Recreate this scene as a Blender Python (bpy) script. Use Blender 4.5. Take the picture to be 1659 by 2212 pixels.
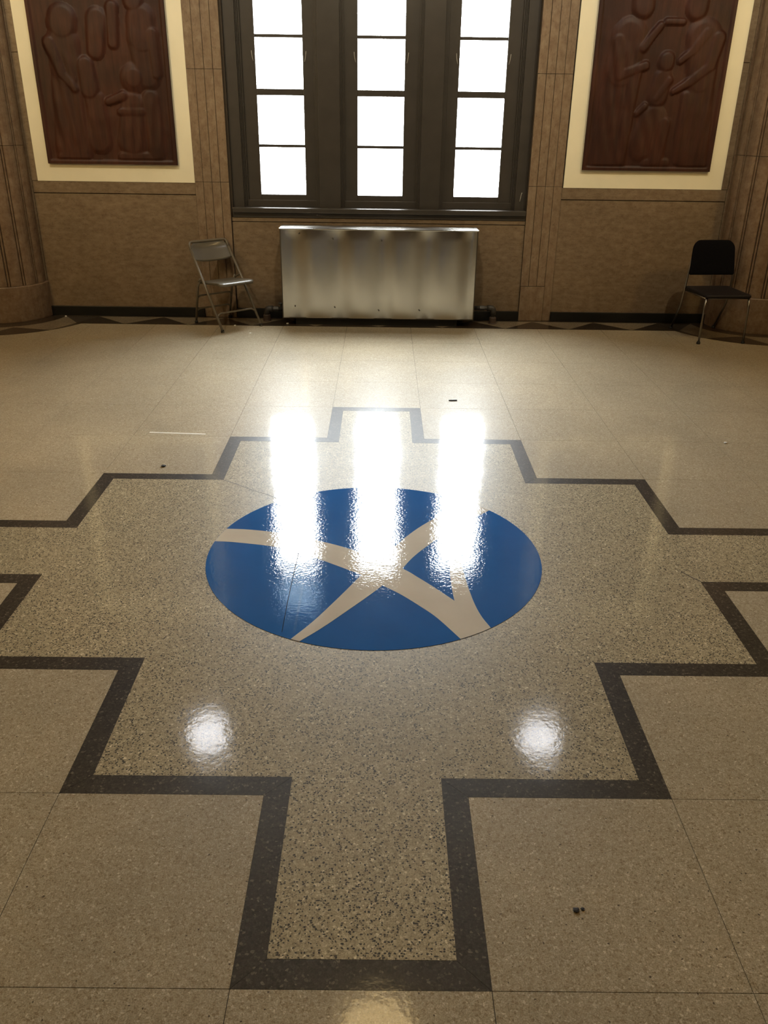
import bpy, bmesh, math, random
from mathutils import Vector, Matrix, noise

for o in list(bpy.data.objects):
    bpy.data.objects.remove(o, do_unlink=True)
SC = bpy.context.scene
COL = SC.collection
random.seed(7)

# ------------------------------------------------------------------ camera
cam_data = bpy.data.cameras.new('camera')
cam = bpy.data.objects.new('camera', cam_data)
COL.objects.link(cam)
SC.camera = cam
cam_data.sensor_fit = 'VERTICAL'
cam_data.sensor_height = 24.0
cam_data.lens = 24.0 * 1794.14 / 2212.0
cam_data.clip_start = 0.05
RX = Vector((0.999920471, 0.000356048, 0.0126065))
UY = Vector((-0.01153139, 0.43057097, 0.90248306))
FW = Vector((0.00510667, 0.90255666, -0.43054083))
CAMP = Vector((0.03093, -3.39903, 1.8349))
m = Matrix.Identity(4)
for i in range(3):
    m[i][0] = RX[i]; m[i][1] = UY[i]; m[i][2] = -FW[i]; m[i][3] = CAMP[i]
cam.matrix_world = m

# ------------------------------------------------------------------ sky, exposure
world = bpy.data.worlds.new('overcast_sky')
SC.world = world
world.use_nodes = True
bg = world.node_tree.nodes['Background']
wt = world.node_tree
wg = wt.nodes.new('ShaderNodeTexCoord')
wsep = wt.nodes.new('ShaderNodeSeparateXYZ')
wt.links.new(wg.outputs['Generated'], wsep.inputs[0])
wramp = wt.nodes.new('ShaderNodeMapRange')            # overcast sky: zenith about four times the horizon
wramp.inputs[1].default_value = 0.0; wramp.inputs[2].default_value = 1.0
wramp.inputs[3].default_value = .24; wramp.inputs[4].default_value = 1.0
wt.links.new(wsep.outputs[2], wramp.inputs[0])
wmul = wt.nodes.new('ShaderNodeVectorMath'); wmul.operation = 'SCALE'
wmul.inputs[0].default_value = (0.93, 0.97, 1.0)
wt.links.new(wramp.outputs[0], wmul.inputs['Scale'])
wt.links.new(wmul.outputs[0], bg.inputs[0])
bg.inputs[1].default_value = 106.0
SC.view_settings.view_transform = 'Standard'
SC.view_settings.look = 'None'
SC.view_settings.gamma = 1.0
SC.view_settings.exposure = 0.0
SC.view_settings.use_curve_mapping = False
SC.cycles.use_denoising = True
SC.cycles.max_bounces = 8
SC.cycles.transparent_max_bounces = 12
SC.cycles.sample_clamp_indirect = 0.0
SC.cycles.caustics_reflective = False

# sampling portals that tell the renderer where the sky enters: one per window, no light of their own
for px0, px1 in ((-1.14, -.69), (-.225, .22), (.69, 1.135)):
    pl = bpy.data.lights.new('sky_portal', 'AREA')
    pl.shape = 'RECTANGLE'; pl.size = px1 - px0; pl.size_y = 1.78
    pl.cycles.is_portal = True
    po = bpy.data.objects.new('sky_portal', pl)
    po.location = ((px0 + px1) / 2, 5.12, 2.01)
    po.rotation_euler = (-math.pi / 2, 0, 0)
    COL.objects.link(po)

# lamp strengths (used by the lamp builders below)
WARM = (1.0, 0.70, 0.30)
BOWL_STRENGTH = 9.0
REAR_FILL_STRENGTH = 5.0
GLOBE_STRENGTH = 17.0
GLOBE_COLOR = (0.93, 0.95, 1.0)
FILL_SPOT_POWER = 310.0
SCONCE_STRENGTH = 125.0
FILL_SPOT_COLOR = (1.0, .86, .60)

# room numbers (metres): floor z = 0, window wall at y = 4.95
WY = 4.95
ROOM_X = 4.575
ROOM_BACK = -7.0
CEIL = 4.9
G = 0.61                      # terrazzo grid
OFF = 0.305


# ------------------------------------------------------------------ helpers
def tag(o, label=None, cat=None, group=None, kind=None):
    if label: o['label'] = label
    if cat: o['category'] = cat
    if group: o['group'] = group
    if kind: o['kind'] = kind
    return o

def link(o, parent=None):
    COL.objects.link(o)
    if parent is not None:
        o.parent = parent
    return o

def thing(name, label, cat, loc=(0, 0, 0), rz=0.0, group=None):
    o = bpy.data.objects.new(name, None)
    o.empty_display_size = 0.1
    o.location = loc
    o.rotation_euler = (0, 0, rz)
    link(o)
    return tag(o, label, cat, group)

def struct(name, parent=None):
    o = bpy.data.objects.new(name, None)
    o.empty_display_size = 0.1
    link(o, parent)
    if parent is None:
        o['kind'] = 'structure'
    return o

def mesh_obj(name, bm, mat, parent=None, smooth=False, kind=None, label=None):
    bmesh.ops.recalc_face_normals(bm, faces=bm.faces)
    me = bpy.data.meshes.new(name)
    bm.to_mesh(me)
    bm.free()
    if mat: me.materials.append(mat)
    if smooth:
        for p in me.polygons: p.use_smooth = True
    o = bpy.data.objects.new(name, me)
    link(o, parent)
    if kind: o['kind'] = kind
    if label: o['label'] = label
    return o

def add_box(bm, x0, x1, y0, y1, z0, z1, bevel=0.0):
    r = bmesh.ops.create_cube(bm, size=1.0)
    vs = r['verts']
    for v in vs:
        v.co = Vector((x0 + (v.co.x + .5) * (x1 - x0), y0 + (v.co.y + .5) * (y1 - y0), z0 + (v.co.z + .5) * (z1 - z0)))
    if bevel > 0:
        es = list({e for v in vs for e in v.link_edges})
        bmesh.ops.bevel(bm, geom=es, offset=bevel, segments=2, profile=0.6, affect='EDGES')

def box(name, x0, x1, y0, y1, z0, z1, mat, parent=None, bevel=0.0, **k):
    bm = bmesh.new()
    add_box(bm, x0, x1, y0, y1, z0, z1, bevel)
    return mesh_obj(name, bm, mat, parent, **k)

def add_prism(bm, poly, z0, z1):
    lo = [bm.verts.new((x, y, z0)) for x, y in poly]
    hi = [bm.verts.new((x, y, z1)) for x, y in poly]
    n = len(poly)
    f1 = bm.faces.new(hi); f0 = bm.faces.new(list(reversed(lo)))
    f1.normal_update(); f0.normal_update()
    for i in range(n):
        bm.faces.new((lo[i], lo[(i + 1) % n], hi[(i + 1) % n], hi[i]))
    bmesh.ops.triangulate(bm, faces=[f for f in (f0, f1) if len(f.verts) > 4])

def prism(name, poly, z0, z1, mat, parent=None, **k):
    bm = bmesh.new()
    add_prism(bm, poly, z0, z1)
    return mesh_obj(name, bm, mat, parent, **k)

def add_lathe(bm, prof, seg=24, center=(0, 0, 0), a0=0.0, a1=2 * math.pi):
    full = abs(a1 - a0 - 2 * math.pi) < 1e-6
    n = seg if full else seg + 1
    rings = []
    for r, z in prof:
        if r < 1e-6:
            rings.append([bm.verts.new((center[0], center[1], center[2] + z))])
            continue
        rings.append([bm.verts.new((center[0] + r * math.cos(a0 + (a1 - a0) * i / seg),
                                    center[1] + r * math.sin(a0 + (a1 - a0) * i / seg), center[2] + z)) for i in range(n)])
    for A, B in zip(rings[:-1], rings[1:]):
        cnt = seg if full else n - 1
        for i in range(cnt):
            j = (i + 1) % n
            if len(A) == 1 and len(B) == 1: continue
            if len(A) == 1: bm.faces.new((A[0], B[j], B[i]))
            elif len(B) == 1: bm.faces.new((A[i], A[j], B[0]))
            else: bm.faces.new((A[i], A[j], B[j], B[i]))

def fillet(pts, r, n=5):
    pts = [Vector(p) for p in pts]
    out = [pts[0]]
    for a, b, c in zip(pts[:-2], pts[1:-1], pts[2:]):
        d1 = a - b; d2 = c - b
        k = min(r, d1.length * .48, d2.length * .48)
        p1 = b + d1.normalized() * k; p2 = b + d2.normalized() * k
        for i in range(n + 1):
            t = i / n
            out.append(p1 * (1 - t) ** 2 + b * 2 * t * (1 - t) + p2 * t * t)
    out.append(pts[-1])
    return out

def add_tube(bm, pts, rad, seg=10, rad2=None):
    pts = [Vector(p) for p in pts]
    rings = []
    prev = None
    n = len(pts)
    for i, p in enumerate(pts):
        t = (pts[min(i + 1, n - 1)] - pts[max(i - 1, 0)]).normalized()
        if prev is None:
            ref = Vector((0, 0, 1)) if abs(t.z) < .9 else Vector((1, 0, 0))
            u = t.cross(ref).normalized()
        else:
            u = (prev - t * prev.dot(t)).normalized()
        prev = u
        v = t.cross(u)
        rr = rad if rad2 is None else rad + (rad2 - rad) * i / (n - 1)
        rings.append([bm.verts.new(p + u * rr * math.cos(2 * math.pi * k / seg) + v * rr * math.sin(2 * math.pi * k / seg)) for k in range(seg)])
    for A, B in zip(rings[:-1], rings[1:]):
        for k in range(seg):
            bm.faces.new((A[k], A[(k + 1) % seg], B[(k + 1) % seg], B[k]))
    bm.faces.new(list(reversed(rings[0]))); bm.faces.new(rings[-1])

def tube(name, pts, rad, mat, parent=None, seg=10, **k):
    bm = bmesh.new()
    add_tube(bm, pts, rad, seg)
    return mesh_obj(name, bm, mat, parent, smooth=True, **k)


# ------------------------------------------------------------------ materials
class NT:
    def __init__(self, name):
        self.m = bpy.data.materials.new(name)
        self.m.use_nodes = True
        self.t = self.m.node_tree
        self.b = self.t.nodes['Principled BSDF']
    def n(self, typ, **k):
        nd = self.t.nodes.new(typ)
        for a, v in k.items():
            if a.startswith('i_'):
                key = a[2:]
                key = int(key) if key.isdigit() else key.replace('_', ' ')
                nd.inputs[key].default_value = v
            else:
                setattr(nd, a, v)
        return nd
    def l(self, a, b):
        self.t.links.new(a, b)
    def ramp(self, src, stops, interp='LINEAR'):
        r = self.n('ShaderNodeValToRGB')
        r.color_ramp.interpolation = interp
        els = r.color_ramp.elements
        while len(els) < len(stops): els.new(0.5)
        for e, (p, c) in zip(els, stops):
            e.position = p
            e.color = (*c, 1) if len(c) == 3 else c
        self.l(src, r.inputs[0])
        return r.outputs[0]
    def mix(self, fac, a, b, mode='MIX'):
        x = self.n('ShaderNodeMix', data_type='RGBA', blend_type=mode)
        for s, i in ((fac, 0), (a, 6), (b, 7)):
            if hasattr(s, 'is_linked') or hasattr(s, 'links'): self.l(s, x.inputs[i])
            elif isinstance(s, (int, float)): x.inputs[i].default_value = s
            else: x.inputs[i].default_value = (*s, 1)
        return x.outputs[2]
    def math(self, op, a, b=0.0, clamp=False):
        x = self.n('ShaderNodeMath', operation=op, use_clamp=clamp)
        for s, i in ((a, 0), (b, 1)):
            if hasattr(s, 'links'): self.l(s, x.inputs[i])
            else: x.inputs[i].default_value = s
        return x.outputs[0]
    def noise(self, vec, scale, detail=3.0, rough=.55):
        x = self.n('ShaderNodeTexNoise', i_Scale=scale, i_Detail=detail, i_Roughness=rough)
        self.l(vec, x.inputs['Vector'])
        return x.outputs[0]
    def bump(self, h, strength, dist=0.01, to=None):
        x = self.n('ShaderNodeBump', i_Strength=strength, i_Distance=dist)
        self.l(h, x.inputs['Height'])
        self.l(x.outputs[0], (to or self.b.inputs['Normal']))
        return x
    def set(self, **k):
        for a, v in k.items():
            self.b.inputs[a.replace('_', ' ')].default_value = v
    def pos(self):
        return self.n('ShaderNodeNewGeometry').outputs['Position']

def plain(name, col, rough=.5, metal=0.0, noise_amt=.12, nscale=14.0, bump=0.0, spec=.5, coat=0.0):
    N = NT(name)
    p = N.n('ShaderNodeTexCoord').outputs['Object']
    nz = N.noise(p, nscale, 4)
    a = tuple(c * (1 - noise_amt) for c in col); b = tuple(min(1, c * (1 + noise_amt)) for c in col)
    N.l(N.ramp(nz, [(.3, a), (.7, b)]), N.b.inputs['Base Color'])
    N.set(Roughness=rough, Metallic=metal, Coat_Weight=coat, Coat_Roughness=.15)
    N.b.inputs['Specular IOR Level'].default_value = spec
    if bump: N.bump(N.noise(p, nscale * 6, 3), bump, .002)
    return N.m

COAT_R = 0.07

def wax(N, p, spec=.17, coat=0.8):
    """polished floor wax over a worn base"""
    N.set(Roughness=.42, Coat_Weight=coat, Coat_Roughness=COAT_R, Coat_IOR=1.5)
    N.b.inputs['Specular IOR Level'].default_value = spec
    h1 = N.noise(p, 55, 2)
    h2 = N.noise(p, 7, 2)
    h = N.math('ADD', N.math('MULTIPLY', h1, .30), N.math('MULTIPLY', h2, .9))
    bm_ = N.n('ShaderNodeBump', i_Strength=.14, i_Distance=.004)
    N.l(h, bm_.inputs['Height'])
    N.l(bm_.outputs[0], N.b.inputs['Coat Normal'])
    wear = N.noise(p, 2.3, 5, .65)
    N.l(N.ramp(wear, [(.35, (COAT_R * .8,) * 3), (.75, (COAT_R * 1.7,) * 3)]), N.b.inputs['Coat Roughness'])

def terrazzo(name, matrix, chips, scale, black=None, black_lo=.0, black_hi=.0, mottle=.12, seed=0.0):
    N = NT(name)
    p0 = N.pos()
    mp = N.n('ShaderNodeMapping')
    mp.inputs['Location'].default_value = (seed, seed * 2, .137)
    N.l(p0, mp.inputs['Vector'])
    p = mp.outputs[0]
    wob = N.n('ShaderNodeTexNoise', i_Scale=scale * .9, i_Detail=1.0)
    N.l(p, wob.inputs['Vector'])
    wv = N.n('ShaderNodeVectorMath', operation='MULTIPLY_ADD')
    N.l(wob.outputs[1], wv.inputs[0])
    wv.inputs[1].default_value = (.9 / scale,) * 3
    N.l(p, wv.inputs[2])
    pv = wv.outputs[0]
    vor = N.n('ShaderNodeTexVoronoi', i_Scale=scale)
    N.l(pv, vor.inputs['Vector'])
    edge = N.n('ShaderNodeTexVoronoi', i_Scale=scale, feature='DISTANCE_TO_EDGE')
    N.l(pv, edge.inputs['Vector'])
    sep = N.n('ShaderNodeSeparateColor')
    N.l(vor.outputs['Color'], sep.inputs[0])
    col = N.ramp(sep.outputs[0], chips)
    inm = N.math('LESS_THAN', edge.outputs['Distance'], .085)
    col = N.mix(inm, col, matrix)
    big = N.noise(p, 1.3, 4, .6)
    mid = N.noise(p, 5.5, 3, .6)
    if black is not None:
        small = N.n('ShaderNodeTexVoronoi', i_Scale=scale * 1.15)
        N.l(pv, small.inputs['Vector'])
        s2 = N.n('ShaderNodeSeparateColor')
        N.l(small.outputs['Color'], s2.inputs[0])
        dens = N.math('ADD', N.math('MULTIPLY', big, .6), N.math('MULTIPLY', mid, .4))
        mr = N.n('ShaderNodeMapRange')
        mr.inputs[1].default_value = .38; mr.inputs[2].default_value = .64
        mr.inputs[3].default_value = black_lo; mr.inputs[4].default_value = black_hi
        N.l(dens, mr.inputs[0])
        isb = N.math('LESS_THAN', s2.outputs[1], mr.outputs[0])
        core = N.math('LESS_THAN', small.outputs['Distance'], .46)
        col = N.mix(N.math('MULTIPLY', isb, core), col, black)
    grain = N.noise(p, scale * 1.9, 2, .6)
    col = N.mix(1.0, col, N.ramp(grain, [(.36, (.74, .73, .70)), (.64, (1.24, 1.24, 1.24))]), 'MULTIPLY')
    lo = 1 - mottle; hi = 1 + mottle
    mot = N.ramp(big, [(.3, (lo, lo, lo)), (.7, (hi, hi * .99, hi * .97))])
    col = N.mix(1.0, col, mot, 'MULTIPLY')
    N.l(col, N.b.inputs['Base Color'])
    wax(N, p0)
    return N.m

M = {}
M['tile'] = terrazzo('cream_terrazzo', (0.4052, 0.3465, 0.2426),
                     [(0, (0.2738, 0.2177, 0.1365)), (.3, (0.3724, 0.3167, 0.2184)), (.7, (0.4491, 0.391, 0.2819)), (.94, (0.5148, 0.4578, 0.3487)), (1, (0.6353, 0.5816, 0.4549))], 150,
                     black=(0.1095, 0.08662, 0.06065), black_lo=.0, black_hi=.014)
M['field'] = terrazzo('speckled_terrazzo', (0.3888, 0.3356, 0.2206),
                      [(0, (0.2002, 0.1679, 0.1064)), (.35, (0.3417, 0.2898, 0.1862)), (.75, (0.4477, 0.3864, 0.258)), (.95, (0.5655, 0.5034, 0.3457)), (1, (0.754, 0.6864, 0.5053))], 135,
                      black=(0.0377, 0.03559, 0.02926), black_lo=.12, black_hi=.42, seed=3.1, mottle=.10)
M['band'] = terrazzo('dark_terrazzo', (0.032, 0.02678, 0.0192),
                     [(0, (0.0176, 0.01382, 0.0096)), (.55, (0.0384, 0.0311, 0.02304)), (.88, (0.0576, 0.04838, 0.03648)), (1, (0.136, 0.1175, 0.08832))], 125, seed=5.7, mottle=.15)
M['border_dark'] = terrazzo('border_dark_terrazzo', (.026, .017, .010),
                            [(0, (.017, .011, .007)), (.7, (.034, .023, .014)), (1, (.07, .05, .034))], 105, seed=2.2)
M['border_light'] = terrazzo('border_light_terrazzo', (.21, .165, .108),
                             [(0, (.14, .108, .068)), (.6, (.22, .175, .118)), (1, (.30, .25, .18))], 105, seed=4.4)
M['joint_dark'] = plain('dark_vinyl_joint', (.008, .012, .02), .9, spec=.05)
M['seam'] = plain('dark_seam', (.028, .020, .012), .6)

def decal_mat(name, col):
    N = NT(name)
    p = N.pos()
    nz = N.noise(p, 4, 4)
    a = tuple(c * .94 for c in col); b = tuple(c * 1.06 for c in col)
    N.l(N.ramp(nz, [(.3, a), (.7, b)]), N.b.inputs['Base Color'])
    N.set(Roughness=.5, Coat_Weight=.9, Coat_Roughness=.06, Coat_IOR=1.5)
    N.b.inputs['Specular IOR Level'].default_value = .0
    h = N.math('ADD', N.math('MULTIPLY', N.noise(p, 75, 2), .45), N.math('MULTIPLY', N.noise(p, 11, 2), .55))
    bm_ = N.n('ShaderNodeBump', i_Strength=.2, i_Distance=.004)
    N.l(h, bm_.inputs['Height'])
    N.l(bm_.outputs[0], N.b.inputs['Coat Normal'])
    return N.m
M['blue'] = decal_mat('blue_vinyl', (.016, .125, .41))
M['cream_vinyl'] = decal_mat('cream_vinyl', (.63, .59, .515))

def stone(name, a, b, c, rough=.5, seed=0.0, stretch=(1, 1, 1)):
    N = NT(name)
    mp = N.n('ShaderNodeMapping')
    mp.inputs['Location'].default_value = (seed, 0, seed)
    mp.inputs['Scale'].default_value = stretch
    N.l(N.pos(), mp.inputs['Vector'])
    p = mp.outputs[0]
    n1 = N.noise(p, 15.0, 8, .75)
    n2 = N.noise(p, 46, 4, .65)
    n3 = N.noise(p, 1.3, 3, .5)
    mp2 = N.n('ShaderNodeMapping')
    mp2.inputs['Scale'].default_value = (4.0, 4.0, 16.0) if stretch[2] > 1 else (22.0, 22.0, 5.0)
    N.l(p, mp2.inputs['Vector'])
    n4 = N.noise(mp2.outputs[0], 1.6, 5, .6)
    col = N.ramp(n1, [(.36, a), (.50, b), (.66, c)])
    col = N.mix(N.ramp(n2, [(.58, (0, 0, 0)), (.70, (.5,) * 3)]), col, tuple(x * .45 for x in a))
    col = N.mix(1.0, col, N.ramp(n4, [(.35, (.93, .92, .91)), (.65, (1.05, 1.05, 1.05))]), 'MULTIPLY')
    col = N.mix(1.0, col, N.ramp(n3, [(.3, (.88, .88, .86)), (.7, (1.08, 1.07, 1.05))]), 'MULTIPLY')
    N.l(col, N.b.inputs['Base Color'])
    N.set(Roughness=rough)
    N.b.inputs['Specular IOR Level'].default_value = .3
    N.bump(N.math('ADD', n2, N.math('MULTIPLY', n1, .6)), .3, .004)
    return N.m
M['stone'] = stone('travertine_panel', (.138, .094, .056), (.172, .122, .075), (.205, .150, .096), stretch=(1, 1, 1.7))
M['pilaster'] = stone('travertine_pilaster', (.150, .098, .060), (.185, .128, .080), (.225, .166, .110), seed=7.3, stretch=(1.2, 1.2, .8))
M['column'] = stone('travertine_column', (.145, .090, .054), (.185, .124, .077), (.225, .160, .105), seed=3.9)
M['joint'] = plain('stone_joint', (.045, .030, .016), .8)
M['cream'] = plain('cream_plaster', (.70, .64, .46), .7, noise_amt=.04, nscale=3, bump=.12)
M['baseboard'] = plain('black_marble', (.006, .006, .0055), .3)
M['frame'] = plain('grey_brown_paint', (.040, .034, .028), .36, noise_amt=.1, nscale=8, bump=.06)
M['scuff'] = plain('bare_paint_chip', (.30, .28, .24), .4)
M['ceiling'] = plain('ceiling_plaster', (.36, .31, .22), .8, noise_amt=.05)
M['sidewall'] = stone('travertine_side', (.11, .075, .04), (.16, .11, .06), (.20, .14, .085), seed=1.7)
M['outside'] = plain('pale_pavement', (.62, .62, .60), .8)

def wood():
    N = NT('carved_mahogany')
    tc = N.n('ShaderNodeNewGeometry').outputs['Position']
    mp = N.n('ShaderNodeMapping')
    mp.inputs['Scale'].default_value = (14, 14, 1.4)
    N.l(tc, mp.inputs['Vector'])
    g = N.noise(mp.outputs[0], 2.2, 6, .65)
    big = N.noise(tc, 2.4, 3)
    col = N.ramp(g, [(.28, (.022, .0070, .0037)), (.5, (.038, .0120, .0060)), (.75, (.055, .0185, .0095))])
    col = N.mix(1.0, col, N.ramp(big, [(.3, (.7, .75, .8)), (.7, (1.25, 1.15, 1.1))]), 'MULTIPLY')
    N.l(col, N.b.inputs['Base Color'])
    N.set(Roughness=.5)
    N.b.inputs['Specular IOR Level'].default_value = .22
    N.bump(g, .15, .003)
    return N.m
M['wood'] = wood()

def steel():
    N = NT('brushed_stainless')
    tc = N.n('ShaderNodeTexCoord').outputs['Object']
    g = N.noise(tc, 3, 3)
    N.l(N.ramp(g, [(.3, (.54, .52, .47)), (.7, (.60, .58, .53))]), N.b.inputs['Base Color'])
    N.set(Metallic=1.0, Roughness=.22, Anisotropic=.4)
    return N.m
M['steel'] = steel()
M['steel_dark'] = plain('dark_steel_edge', (.10, .085, .065), .45, metal=.8)
M['black_base'] = plain('black_plinth', (.006, .006, .006), .6)
M['pipe'] = plain('painted_iron_pipe', (.040, .036, .032), .45, bump=.1)
M['pipe_rust'] = plain('rusty_iron', (.060, .040, .030), .6, bump=.2)
M['chair_steel'] = plain('beige_enamel_steel', (.105, .092, .068), .38, noise_amt=.06, coat=.25)
M['chair_tube'] = plain('beige_enamel_tube', (.135, .114, .082), .38, noise_amt=.06, coat=.15)
M['rubber'] = plain('black_rubber', (.006, .006, .006), .6)
M['black_fabric'] = plain('black_upholstery', (.0045, .0042, .005), .75, noise_amt=.2, nscale=60, bump=.2, spec=.04)
M['black_seat'] = plain('black_seat_cover', (.009, .0065, .0075), .6, noise_amt=.2, nscale=60, bump=.2, spec=.3)
M['chrome'] = plain('worn_chrome', (.25, .235, .21), .3, metal=1.0)
M['tape'] = plain('white_tape', (.78, .75, .66), .5, noise_amt=.05)
M['paper'] = plain('white_paper', (.75, .73, .68), .7)
M['crumb'] = plain('dark_grit', (.012, .010, .008), .7)

def glass():
    N = NT('window_glass')
    t = N.t
    t.nodes.remove(N.b)
    tr = N.n('ShaderNodeBsdfTransparent')
    tr.inputs[0].default_value = (.97, .98, .98, 1)
    gl = N.n('ShaderNodeBsdfGlossy', i_Roughness=.02)
    lw = N.n('ShaderNodeLayerWeight', i_Blend=.5)
    fr = N.math('ADD', .02, N.math('MULTIPLY', .9, N.math('POWER', lw.outputs['Facing'], 5.0)), True)
    mx = N.n('ShaderNodeMixShader')
    N.l(fr, mx.inputs[0]); N.l(tr.outputs[0], mx.inputs[1]); N.l(gl.outputs[0], mx.inputs[2])
    N.l(mx.outputs[0], t.nodes['Material Output'].inputs[0])
    return N.m
M['glass'] = glass()

def frosted():
    N = NT('grimy_frosted_glass')
    N.t.nodes.remove(N.b)
    d = N.n('ShaderNodeBsdfTranslucent'); d.inputs[0].default_value = (.66, .76, .85, 1)
    e = N.n('ShaderNodeBsdfDiffuse'); e.inputs[0].default_value = (.25, .26, .26, 1)
    mx = N.n('ShaderNodeMixShader', i_0=.5)
    N.l(d.outputs[0], mx.inputs[1]); N.l(e.outputs[0], mx.inputs[2])
    N.l(mx.outputs[0], N.t.nodes['Material Output'].inputs[0])
    return N.m
M['frosted'] = frosted()

def glow(name, col, strength):
    N = NT(name)
    N.b.inputs['Base Color'].default_value = (.8, .8, .8, 1)
    N.b.inputs['Emission Color'].default_value = (*col, 1)
    N.b.inputs['Emission Strength'].default_value = strength
    return N.m

# ------------------------------------------------------------------ floor
floor = struct('floor')
box('screed', -ROOM_X - .15, ROOM_X + .15, ROOM_BACK - .15, WY + .05, -.12, -.0035, M['seam'], floor)

def in_cross(i, j):      # cell indices from the centre of the star
    return abs(i) + abs(j) <= 3
tile_me = None
for i in range(-7, 8):
    for j in range(-11, 8):
        if in_cross(i, j) or (j == 7):
            continue
        if tile_me is None:
            h = G / 2 - .0009
            bm = bmesh.new(); add_box(bm, -h, h, -h, h, -.03, 0.0)
            t = mesh_obj('terrazzo_tile', bm, M['tile'], floor)
            tile_me = t.data
        else:
            t = bpy.data.objects.new('terrazzo_tile', tile_me)
            link(t, floor)
        t.location = (i * G, j * G, 0)
# last row runs up to the wall border (cells j = 7 are narrower)
h = G / 2 - .0012
for i in range(-7, 8):
    box('terrazzo_tile', i * G - h, i * G + h, 7 * G - h, 4.572, -.03, 0.0, M['tile'], floor)

# stepped star: outer edge on the grid lines, dark band 77 mm wide inside it
A = [OFF + G * k for k in range(4)]           # .305 .915 1.525 2.135
B = .0765
def star(off):
    a = [x - off for x in A]
    q = [(a[3], 0)]
    pts = [(a[3], a[0]), (a[2], a[0]), (a[2], a[1]), (a[1], a[1]), (a[1], a[2]), (a[0], a[2]), (a[0], a[3])]
    full = []
    full += pts
    full += [(-x, y) for x, y in reversed(pts)]
    full += [(-x, -y) for x, y in pts]
    full += [(x, -y) for x, y in reversed(pts)]
    return full
outer, inner = star(0.0), star(B)
prism('terrazzo_field', [(x * .9995, y * .9995) for x, y in inner], -.03, 0.0, M['field'], floor)
n = len(outer)
for k in range(n):
    a0, a1 = outer[k], outer[(k + 1) % n]
    b0, b1 = inner[k], inner[(k + 1) % n]
    cx = (a0[0] + a1[0] + b0[0] + b1[0]) / 4; cy = (a0[1] + a1[1] + b0[1] + b1[1]) / 4
    q = [(cx + (x - cx) * .9985, cy + (y - cy) * .9985) for x, y in (a0, a1, b1, b0)]
    prism('inlay_band', q, -.03, .0002, M['band'], floor)
# hairline settlement crack from the inner corner towards the disc
def crack(pts, w):
    pts = [Vector((x, y, 0)) for x, y in pts]
    L, R = [], []
    for i, p in enumerate(pts):
        t = (pts[min(i + 1, len(pts) - 1)] - pts[max(i - 1, 0)]).normalized()
        nn = Vector((-t.y, t.x, 0)) * w / 2
        L.append(((p + nn).x, (p + nn).y)); R.append(((p - nn).x, (p - nn).y))
    return L + R[::-1]
prism('hairline_crack', crack([(-.838, .838), (-.74, .768), (-.66, .705), (-.575, .65), (-.52, .605)], .004), -.002, .0004, M['seam'], floor)
prism('hairline_crack', crack([(1.449, -.229), (1.42, -.19), (1.39, -.14)], .005), -.002, .0004, M['seam'], floor)

# zigzag border along the window wall and round the two columns
CX, CYL, CR = 3.68, 4.92, .43
def arc(cx, cy, r, a0, a1, n=8):
    return [(cx + r * math.cos(a0 + (a1 - a0) * i / n), cy + r * math.sin(a0 + (a1 - a0) * i / n)) for i in range(n + 1)]
YB0, YB1 = 4.575, 4.885
box('border_strip', -3.2, 3.2, YB1, WY + .02, -.02, .0006, M['border_dark'], floor)
for k in range(-4, 4):                          # k-th dark triangle, apex on a grid line
    xa = OFF + G * k
    if abs(xa) > 2.5: continue
    prism('border_triangle', [(xa - OFF, YB0), (xa + OFF, YB0), (xa, YB1)], -.02, .0006, M['border_dark'], floor)
for k in range(-4, 5):
    xb = G * k
    if abs(xb) > 2.2: continue
    prism('border_triangle', [(xb, YB0), (xb + OFF, YB1), (xb - OFF, YB1)], -.02, .0006, M['border_light'], floor)
for s in (-1, 1):
    f = lambda P: [(s * x, y) for x, y in P]
    deg = math.radians
    ro, ri, rk = .895, .575, .60
    # bent dark triangle between the straight run and the arc
    p_join = (2.85, YB0)
    arc_a = arc(CX, CYL, ro, deg(202.5), deg(225), 5)
    prism('border_triangle', f([(2.44, YB0)] + [p_join] + arc_a[1:] + [(2.775, YB1)]), -.02, .0009, M['border_dark'], floor)
    # pale triangle between straight run and bent one
    prism('border_triangle', f([(2.44, YB0), (2.77, YB1), (2.135, YB1)]), -.02, .0007, M['border_light'], floor)
    base_angs = [225, 264, 303, 342]
    for a0, a1 in zip(base_angs[:-1], base_angs[1:]):
        mid = deg((a0 + a1) / 2)
        ap = (CX + rk * math.cos(mid), CYL + rk * math.sin(mid))
        prism('border_triangle', f(arc(CX, CYL, ro, deg(a0), deg(a1), 8) + [ap]), -.02, .0009, M['border_dark'], floor)
    light = [(2.78, YB1)] + arc(CX, CYL, ri, deg(184), deg(342), 20)[0:1]
    ring = arc(CX, CYL, ro - .004, deg(205), deg(350), 24) + arc(CX, CYL, ri, deg(350), deg(183), 24)
    prism('border_ring', f(ring), -.02, .0007, M['border_light'], floor)
    ring = arc(CX, CYL, ri, deg(183), deg(357), 24) + arc(CX, CYL, .40, deg(357), deg(183), 24)
    prism('border_ring', f(ring), -.02, .0007, M['border_dark'], floor)

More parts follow.
